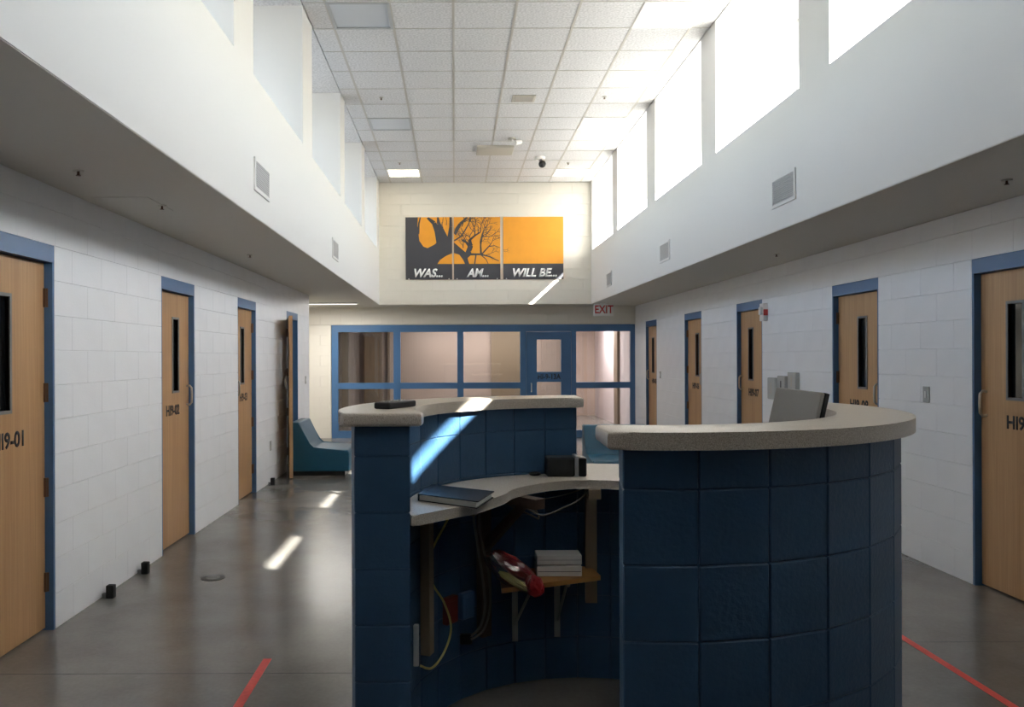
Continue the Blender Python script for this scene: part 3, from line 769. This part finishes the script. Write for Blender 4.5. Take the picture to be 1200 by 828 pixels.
# ------------------------------------------------------------------ poster panels
PY = YB - .018
def pxz(u, v): return ((470+u/6-532.63)*PY/935, 1.573+(418.6-(240+v/6))*PY/935)
panels = [(35, 362, 'WAS...', 'left panel of the orange tree poster, lettered WAS'), (374, 701, 'AM...', 'middle panel of the orange tree poster, lettered AM'), (721, 1144, 'WILL BE...', 'right plain orange panel of the poster, lettered WILL BE')]
def flat(mb, poly, lay):
    vs = [mb.bm.verts.new((p[0], -lay, p[1])) for p in poly]
    f = mb.bm.faces.new(vs)
    return f
rnd = random.Random(11)
for k, (u0, u1, word, lab) in enumerate(panels):
    xa, zb = pxz(u0, 522); xb, ztp = pxz(u1, 83)
    t = thing('poster_panel', (xa, PY, zb), lab, 'poster')
    MB().box(0, xb-xa, 0, .014, 0, ztp-zb).build('board', 'orange', t)
    rel = lambda u, v: (pxz(u, v)[0]-xa, pxz(u, v)[1]-zb)
    band = MB(); flat(band, [rel(u0, 522), rel(u1, 522), rel(u1, 412), rel(u0, 412)], .0006); bo = band.build('band', 'charcoal', t)
    tr = MB()
    def stroke(pts, w0, w1, lay):
        n = len(pts)
        for i in range(n-1):
            (a, b), (c, d) = pts[i], pts[i+1]
            wa = w0+(w1-w0)*i/(n-1); wb = w0+(w1-w0)*(i+1)/(n-1)
            L = math.hypot(c-a, d-b) or 1; nx, ny = -(d-b)/L, (c-a)/L
            q = [(a+nx*wa/2, b+ny*wa/2), (c+nx*wb/2, d+ny*wb/2), (c-nx*wb/2, d-ny*wb/2), (a-nx*wa/2, b-ny*wa/2)]
            q = [(min(max(x, u0), u1), min(max(y, 83), 414)) for x, y in q]
            if abs(sum(q[j][0]*q[(j+1) % 4][1]-q[(j+1) % 4][0]*q[j][1] for j in range(4))) > 2: flat(tr, [rel(*p) for p in q], lay)
    def twig(x, y, ang, ln, w, depth):
        pts = [(x, y)]
        for i in range(3):
            ang += rnd.uniform(-.28, .28)
            x += math.cos(ang)*ln/3; y -= math.sin(ang)*ln/3
            pts.append((x, y))
        stroke(pts, w, w*.62, .0008+.00004*depth)
        if depth > 0:
            for s in (-1, 1):
                if rnd.random() < .93: twig(x, y, ang+s*rnd.uniform(.25, .7), ln*rnd.uniform(.62, .85), w*.66, depth-1)
            if rnd.random() < .5: twig(pts[1][0], pts[1][1], ang+rnd.choice((-1, 1))*rnd.uniform(.5, .9), ln*.6, w*.5, depth-1)
    if k == 0:
        flat(tr, [rel(*p) for p in ((35, 83), (122, 83), (118, 140), (132, 250), (160, 290), (190, 300), (235, 277), (270, 250), (300, 215), (330, 240), (352, 190), (362, 185), (362, 338), (320, 355), (275, 385), (258, 412), (35, 412))], .0008)
        stroke([(190, 83), (235, 125), (258, 180), (275, 260)], 22, 48, .0009); stroke([(262, 83), (268, 130), (285, 175), (320, 262)], 12, 55, .001)
        stroke([(352, 83), (356, 150), (345, 250)], 16, 40, .0011); stroke([(140, 83), (128, 130), (124, 200)], 8, 16, .0012)
        for p in ((300, 83, 285, 150), (318, 83, 322, 140), (290, 120, 300, 200)): stroke([p[:2], ((p[0]+p[2])/2+4, (p[1]+p[3])/2), p[2:]], 3, 5, .0013)
    elif k == 1:
        flat(tr, [rel(*p) for p in ((374, 260), (420, 300), (455, 330), (490, 318), (500, 345), (470, 372), (482, 412), (452, 412), (440, 385), (412, 347), (374, 336))], .0008)
        stroke([(374, 205), (395, 170), (420, 130), (470, 83)], 34, 14, .0009); stroke([(374, 250), (430, 215), (480, 130), (495, 83)], 12, 5, .001)
        stroke([(470, 335), (485, 290), (462, 260), (430, 245)], 30, 10, .0011); stroke([(485, 320), (500, 285), (480, 250), (520, 215), (560, 190)], 24, 8, .0012)
        stroke([(480, 345), (560, 345), (620, 360), (690, 392)], 16, 5, .0013); stroke([(565, 345), (562, 280), (575, 220), (640, 220)], 14, 4, .0014)
        stroke([(570, 345), (620, 290), (660, 285), (700, 300)], 10, 3, .0015); stroke([(560, 345), (600, 380), (615, 412)], 7, 4, .0016); stroke([(530, 345), (520, 412)], 10, 8, .0017)
        for (x, y, a, l, w) in ((430, 150, 1.2, 55, 8), (450, 120, 1.0, 45, 7), (500, 280, 1.5, 60, 9), (520, 215, 1.3, 60, 8), (560, 190, 1.4, 55, 7), (562, 280, 1.7, 60, 8), (575, 220, 1.1, 60, 7), (640, 220, 1.0, 50, 5), (620, 290, .9, 50, 6), (480, 130, 1.5, 45, 6), (430, 215, 1.9, 45, 6), (462, 260, 2.0, 45, 6), (600, 352, .6, 45, 5), (440, 300, 1.9, 50, 7), (545, 200, 1.8, 50, 6), (600, 220, 1.5, 60, 6)): twig(x, y, a, l, w, 3)
    else:
        twig(721, 315, .1, 26, 3, 1); twig(721, 322, -.1, 24, 2.5, 1)
    if tr.bm.faces: tr.build('tree_print', 'charcoal', t)
    else: tr.bm.free()
    me = text_mesh(word, .155, bold=.035, shear=.28, extrude=.0015, squash=1.0)
    cx, cz = rel({0: 195, 1: 540, 2: 943}[k], 475)
    tw = {0: 200, 1: 155, 2: 310}[k]/6*PY/935
    xsz = [v.co.x for v in me.vertices]; kx = tw/(max(xsz)-min(xsz)); xm = (max(xsz)+min(xsz))/2
    zz = [v.co.y for v in me.vertices]; zm = (max(zz)+min(zz))/2
    for v in me.vertices: v.co = (cx+(v.co.x-xm)*kx, -.0008-v.co.z, cz+(v.co.y-zm))
    me.materials.append(M['poster_white']); lo = link('lettering', me, bo); lo['label'] = 'white bold italic lettering ' + word
    for px_ in (.06, xb-xa-.06): MB().cyl((px_, .0, .012), (px_, -.006, .012), .012, n=10).build('clip', 'poster_white', t)

# ------------------------------------------------------------------ armchairs
def armchair(loc, rz, label):
    t = thing('armchair', loc, label, 'armchair', 'blue moulded armchairs', rz=rz)
    prof = [(0, .06), (.0, .716), (.135, .716), (.262, .42), (.32, .365), (.78, .35), (.80, .31), (.80, .06)]
    MB().prism_y(prof, -.4, .4).bevel(.018, 3).build('shell', 'teal', t, smooth=True)
    MB().prism_y([(.02, 0), (.02, .06), (.74, .06), (.74, 0)], -.36, .36).build('plinth', 'black', t)
    return t
armchair((-2.215, 11.07, 0), 0, 'blue moulded armchair against the left wall by the open door')
armchair((2.03, 10.22, 0), math.radians(-90), 'blue moulded armchair behind the counter gap facing the viewer')

# ------------------------------------------------------------------ wall and ceiling fittings
def vent(side, y, z, w, h, label):
    t = thing('wall_vent', (FL if side == 'left' else FR, y, z), label, 'vent', 'clerestory air vents')
    s = 1 if side == 'left' else -1
    def bx(mb, a, b, x1, c, d): x0, x2 = sorted((0, s*x1)); return mb.box(x0, x2, a, b, c, d)
    fr = MB(); g = .025
    bx(fr, -w/2-g, w/2+g, .012, -h/2-g, -h/2); bx(fr, -w/2-g, w/2+g, .012, h/2, h/2+g); bx(fr, -w/2-g, -w/2, .012, -h/2, h/2); bx(fr, w/2, w/2+g, .012, -h/2, h/2)
    fr.build('vent_frame', 'drywall', t)
    bx(MB(), -w/2, w/2, .002, -h/2, h/2).build('backing', 'vent_dark', t)
    for k in range(12):
        zz = -h/2 + (k+.15)*h/12
        bx(MB(), -w/2, w/2, .009, zz, zz+h/12*.68).build('slat', 'vent_grey', t)
vent('left', 5.87, 2.885, .40, .185, 'grey louvred vent low on the left clerestory wall, nearest')
vent('left', 9.48, 2.86, .40, .185, 'grey louvred vent low on the left clerestory wall, farther')
vent('right', 6.26, 2.885, .40, .19, 'grey louvred vent low on the right clerestory wall, nearest')
vent('right', 9.79, 2.865, .40, .19, 'grey louvred vent low on the right clerestory wall, second')
vent('right', 13.32, 2.875, .40, .19, 'grey louvred vent low on the right clerestory wall, third')

def sprinkler(x, y, z, label):
    t = thing('sprinkler', (x, y, z), label, 'sprinkler', 'sprinkler heads')
    MB().cyl((0, 0, 0), (0, 0, -.006), .03, .026).build('escutcheon', 'beige_metal', t)
    MB().cyl((0, 0, -.006), (0, 0, -.026), .006, .008, 8).cyl((0, 0, -.026), (0, 0, -.029), .013, n=10).build('head', 'bronze', t)
zs = ZS-.004
for x, y, lab in ((-2.0, 4.25, 'nearest'), (-1.91, 5.22, 'second'), (-1.975, 7.72, 'third')): sprinkler(x, y, zs, 'small sprinkler head under the left soffit, %s to the viewer' % lab)
for x, y, lab in ((3.16, 4.56, 'nearest'), (3.156, 7.81, 'second')): sprinkler(x, y, zs, 'small sprinkler head under the right soffit, %s to the viewer' % lab)
for x, y, lab in ((-.92, 10.15, 'on the left, before the second light'), (1.92, 10.15, 'on the right, before the second light'), (-.92, 13.55, 'on the left near the end wall'), (1.95, 13.6, 'on the right near the end wall')): sprinkler(x, y, ZC, 'small sprinkler head in the tile ceiling %s' % lab)
hp = MB(off((-2.07, 5.15, zs))).box(-2.25, -1.9, 4.95, 5.4, zs-.004, zs+.001).build('access_panel', 'soffit'); hp.location = (-2.07, 5.15, zs)
tag(hp, 'flush access panel in the left soffit', 'access panel')
# ceiling return grille, air unit, camera and dome
t = thing('ceiling_grille', (.895, 10.2, ZC), 'small beige air grille in the tile ceiling', 'vent')
MB().box(-.15, .15, -.13, .13, -.012, .0).bevel(.004, 1).build('grille_frame', 'beige_metal', t)
for k in range(7): MB().box(-.11, .12, -.1+k*.03, -.085+k*.03, -.018, -.012).build('slat', 'grid', t)
t = thing('air_unit', (.655, 12.70, ZC), 'flat beige panel unit fixed under the tile ceiling', 'air unit')
MB().box(-.29, .29, -.25, .25, -.034, 0).bevel(.006, 1).build('casing', 'beige_metal', t)
MB().box(-.25, .25, -.22, .22, -.038, -.034).build('face_panel', 'beige_metal', t)
t = thing('security_camera', (.93, 12.05, ZC), 'white bullet security camera on the tile ceiling', 'camera')
MB().cyl((-.05, 0, 0), (-.05, 0, -.02), .06).build('base', 'beige_metal', t)
MB().tube([(-.05, 0, -.02), (-.02, 0, -.07), (.03, 0, -.07)], .012).build('arm', 'sign_white', t)
MB().cyl((-.02, -.1, -.1), (.08, .1, -.03), .038).build('barrel', 'sign_white', t, smooth=True)
t = thing('dome_camera', (1.46, 13.2, ZC), 'black dome security camera on the tile ceiling', 'camera')
MB().cyl((-.03, 0, 0), (-.03, 0, -.04), .09, .08).build('base', 'sign_white', t, smooth=True)
MB().cyl((-.03, 0, -.04), (0, 0, -.1), .03).build('neck', 'grey_mid', t)
MB().sphere((.0, -.02, -.12), .062).build('dome', 'black', t, smooth=True)
# exit sign
t = thing('exit_sign', (2.79, 14.92, ZS-.004), 'white EXIT sign with red letters under the right soffit', 'sign')
ho = MB().box(-.18, .18, -.03, .03, -.235, -.012).bevel(.004, 1).build('housing', 'sign_white', t)
MB().box(-.06, .06, -.02, .02, -.014, 0).build('canopy', 'sign_white', t)
me = text_mesh('EXIT', .15, bold=.02, squash=.82)
for v in me.vertices: v.co = (v.co.x, -.0302-v.co.z, -.12+v.co.y)
me.materials.append(M['red']); lo = link('lettering', me, ho); lo['label'] = 'red EXIT lettering'
# strobe
t = thing('alarm_strobe', (XR, 9.12, 2.08), 'white alarm strobe with red marking beside the third right door', 'alarm')
MB().box(-.05, 0, -.06, .06, -.1, .1).bevel(.006, 2).build('housing', 'sign_white', t)
MB().box(-.075, -.05, -.03, .03, -.03, .06).bevel(.006, 2).build('lens', 'white_plastic', t)
MB().box(-.03, .02, -.0615, -.0595, -.04, .03).build('marking', 'red', t).location = (-.02, 0, 0)
# wall boxes right of the third door
for y, z0, z1, w, lab in ((8.87, 1.10, 1.338, .20, 'left of three grey wall boxes on the right wall'), (8.60, 1.10, 1.364, .20, 'middle of three grey wall boxes, with a dark slot'), (8.33, 1.208, 1.406, .20, 'right and highest of three grey wall boxes')):
    t = thing('wall_box', (XR, y, (z0+z1)/2), lab, 'wall box', 'grey wall boxes')
    h = (z1-z0)/2
    MB().box(-.045, 0, -w/2, w/2, -h, h).bevel(.006, 1).build('casing', 'grey_plastic', t)
    MB().box(-.047, -.045, -.012, .012, -h*.5, h*.6).build('slot', 'black' if 'middle' in lab else 'beige_metal', t)
def plate(side, y, z, label, sw=True):
    t = thing('wall_plate', (XL if side == 'left' else XR, y, z), label, 'wall plate')
    s = 1 if side == 'left' else -1
    def b(x, *a): x0, x1 = sorted((0, s*x)); return MB().box(x0, x1, *a)
    pl = b(.008, -.04, .04, -.06, .06).bevel(.002, 1).build('plate', 'grey_plastic', t)
    if sw: b(.013, -.012, .012, -.025, .025).build('switch', 'white_plastic', pl)
    else:
        for dz in (-.025, .025): b(.0095, -.016, .016, dz-.014, dz+.014).build('socket', 'vent_grey', pl)
plate('right', 6.015, 1.283, 'grey switch plate between the two nearest right doors')
plate('right', 13.8, 1.265, 'grey switch plate beside the farthest right door')
plate('left', 12.49, 1.235, 'grey switch plate past the open left door')
plate('left', 10.1, .47, 'grey outlet plate low on the left wall before the open door', False)
# door stops
for y, lab in ((5.263, 'black rubber door stop by the left wall, nearest'), (5.85, 'black rubber door stop by the left wall, second'), (9.95, 'black rubber door stop by the left wall, near the armchair')):
    t = thing('door_stop', (-2.275, y, 0), lab, 'door stop', 'black door stops')
    MB().box(-.022, .028, -.025, .025, 0, .085).bevel(.006, 2).build('bumper', 'rubber', t)
    MB().box(-.05, -.022, -.015, .015, .0, .03).build('bracket', 'grey_mid', t)
t = thing('floor_drain', (-1.74, 5.73, 0), 'small round dark floor drain near the second left door', 'drain')
MB().cyl((0, 0, 0), (0, 0, .003), .085, n=24).build('grate', 'drain', t)
MB().cyl((0, 0, .003), (0, 0, .0045), .05, n=20).build('cover', 'vent_dark', t)
o = MB().box(-.022, .022, -1.5, 1.5, 0, .0012).build('floor_tape', 'tape', loc=(-.985, 2.68, 0)); tag(o, 'strip of red floor tape left of the counter', 'tape')
o = MB().box(-.022, .022, -1.5, 1.5, 0, .0012).build('floor_tape', 'tape', loc=(2.50, 3.0, 0)); tag(o, 'strip of red floor tape right of the counter', 'tape')
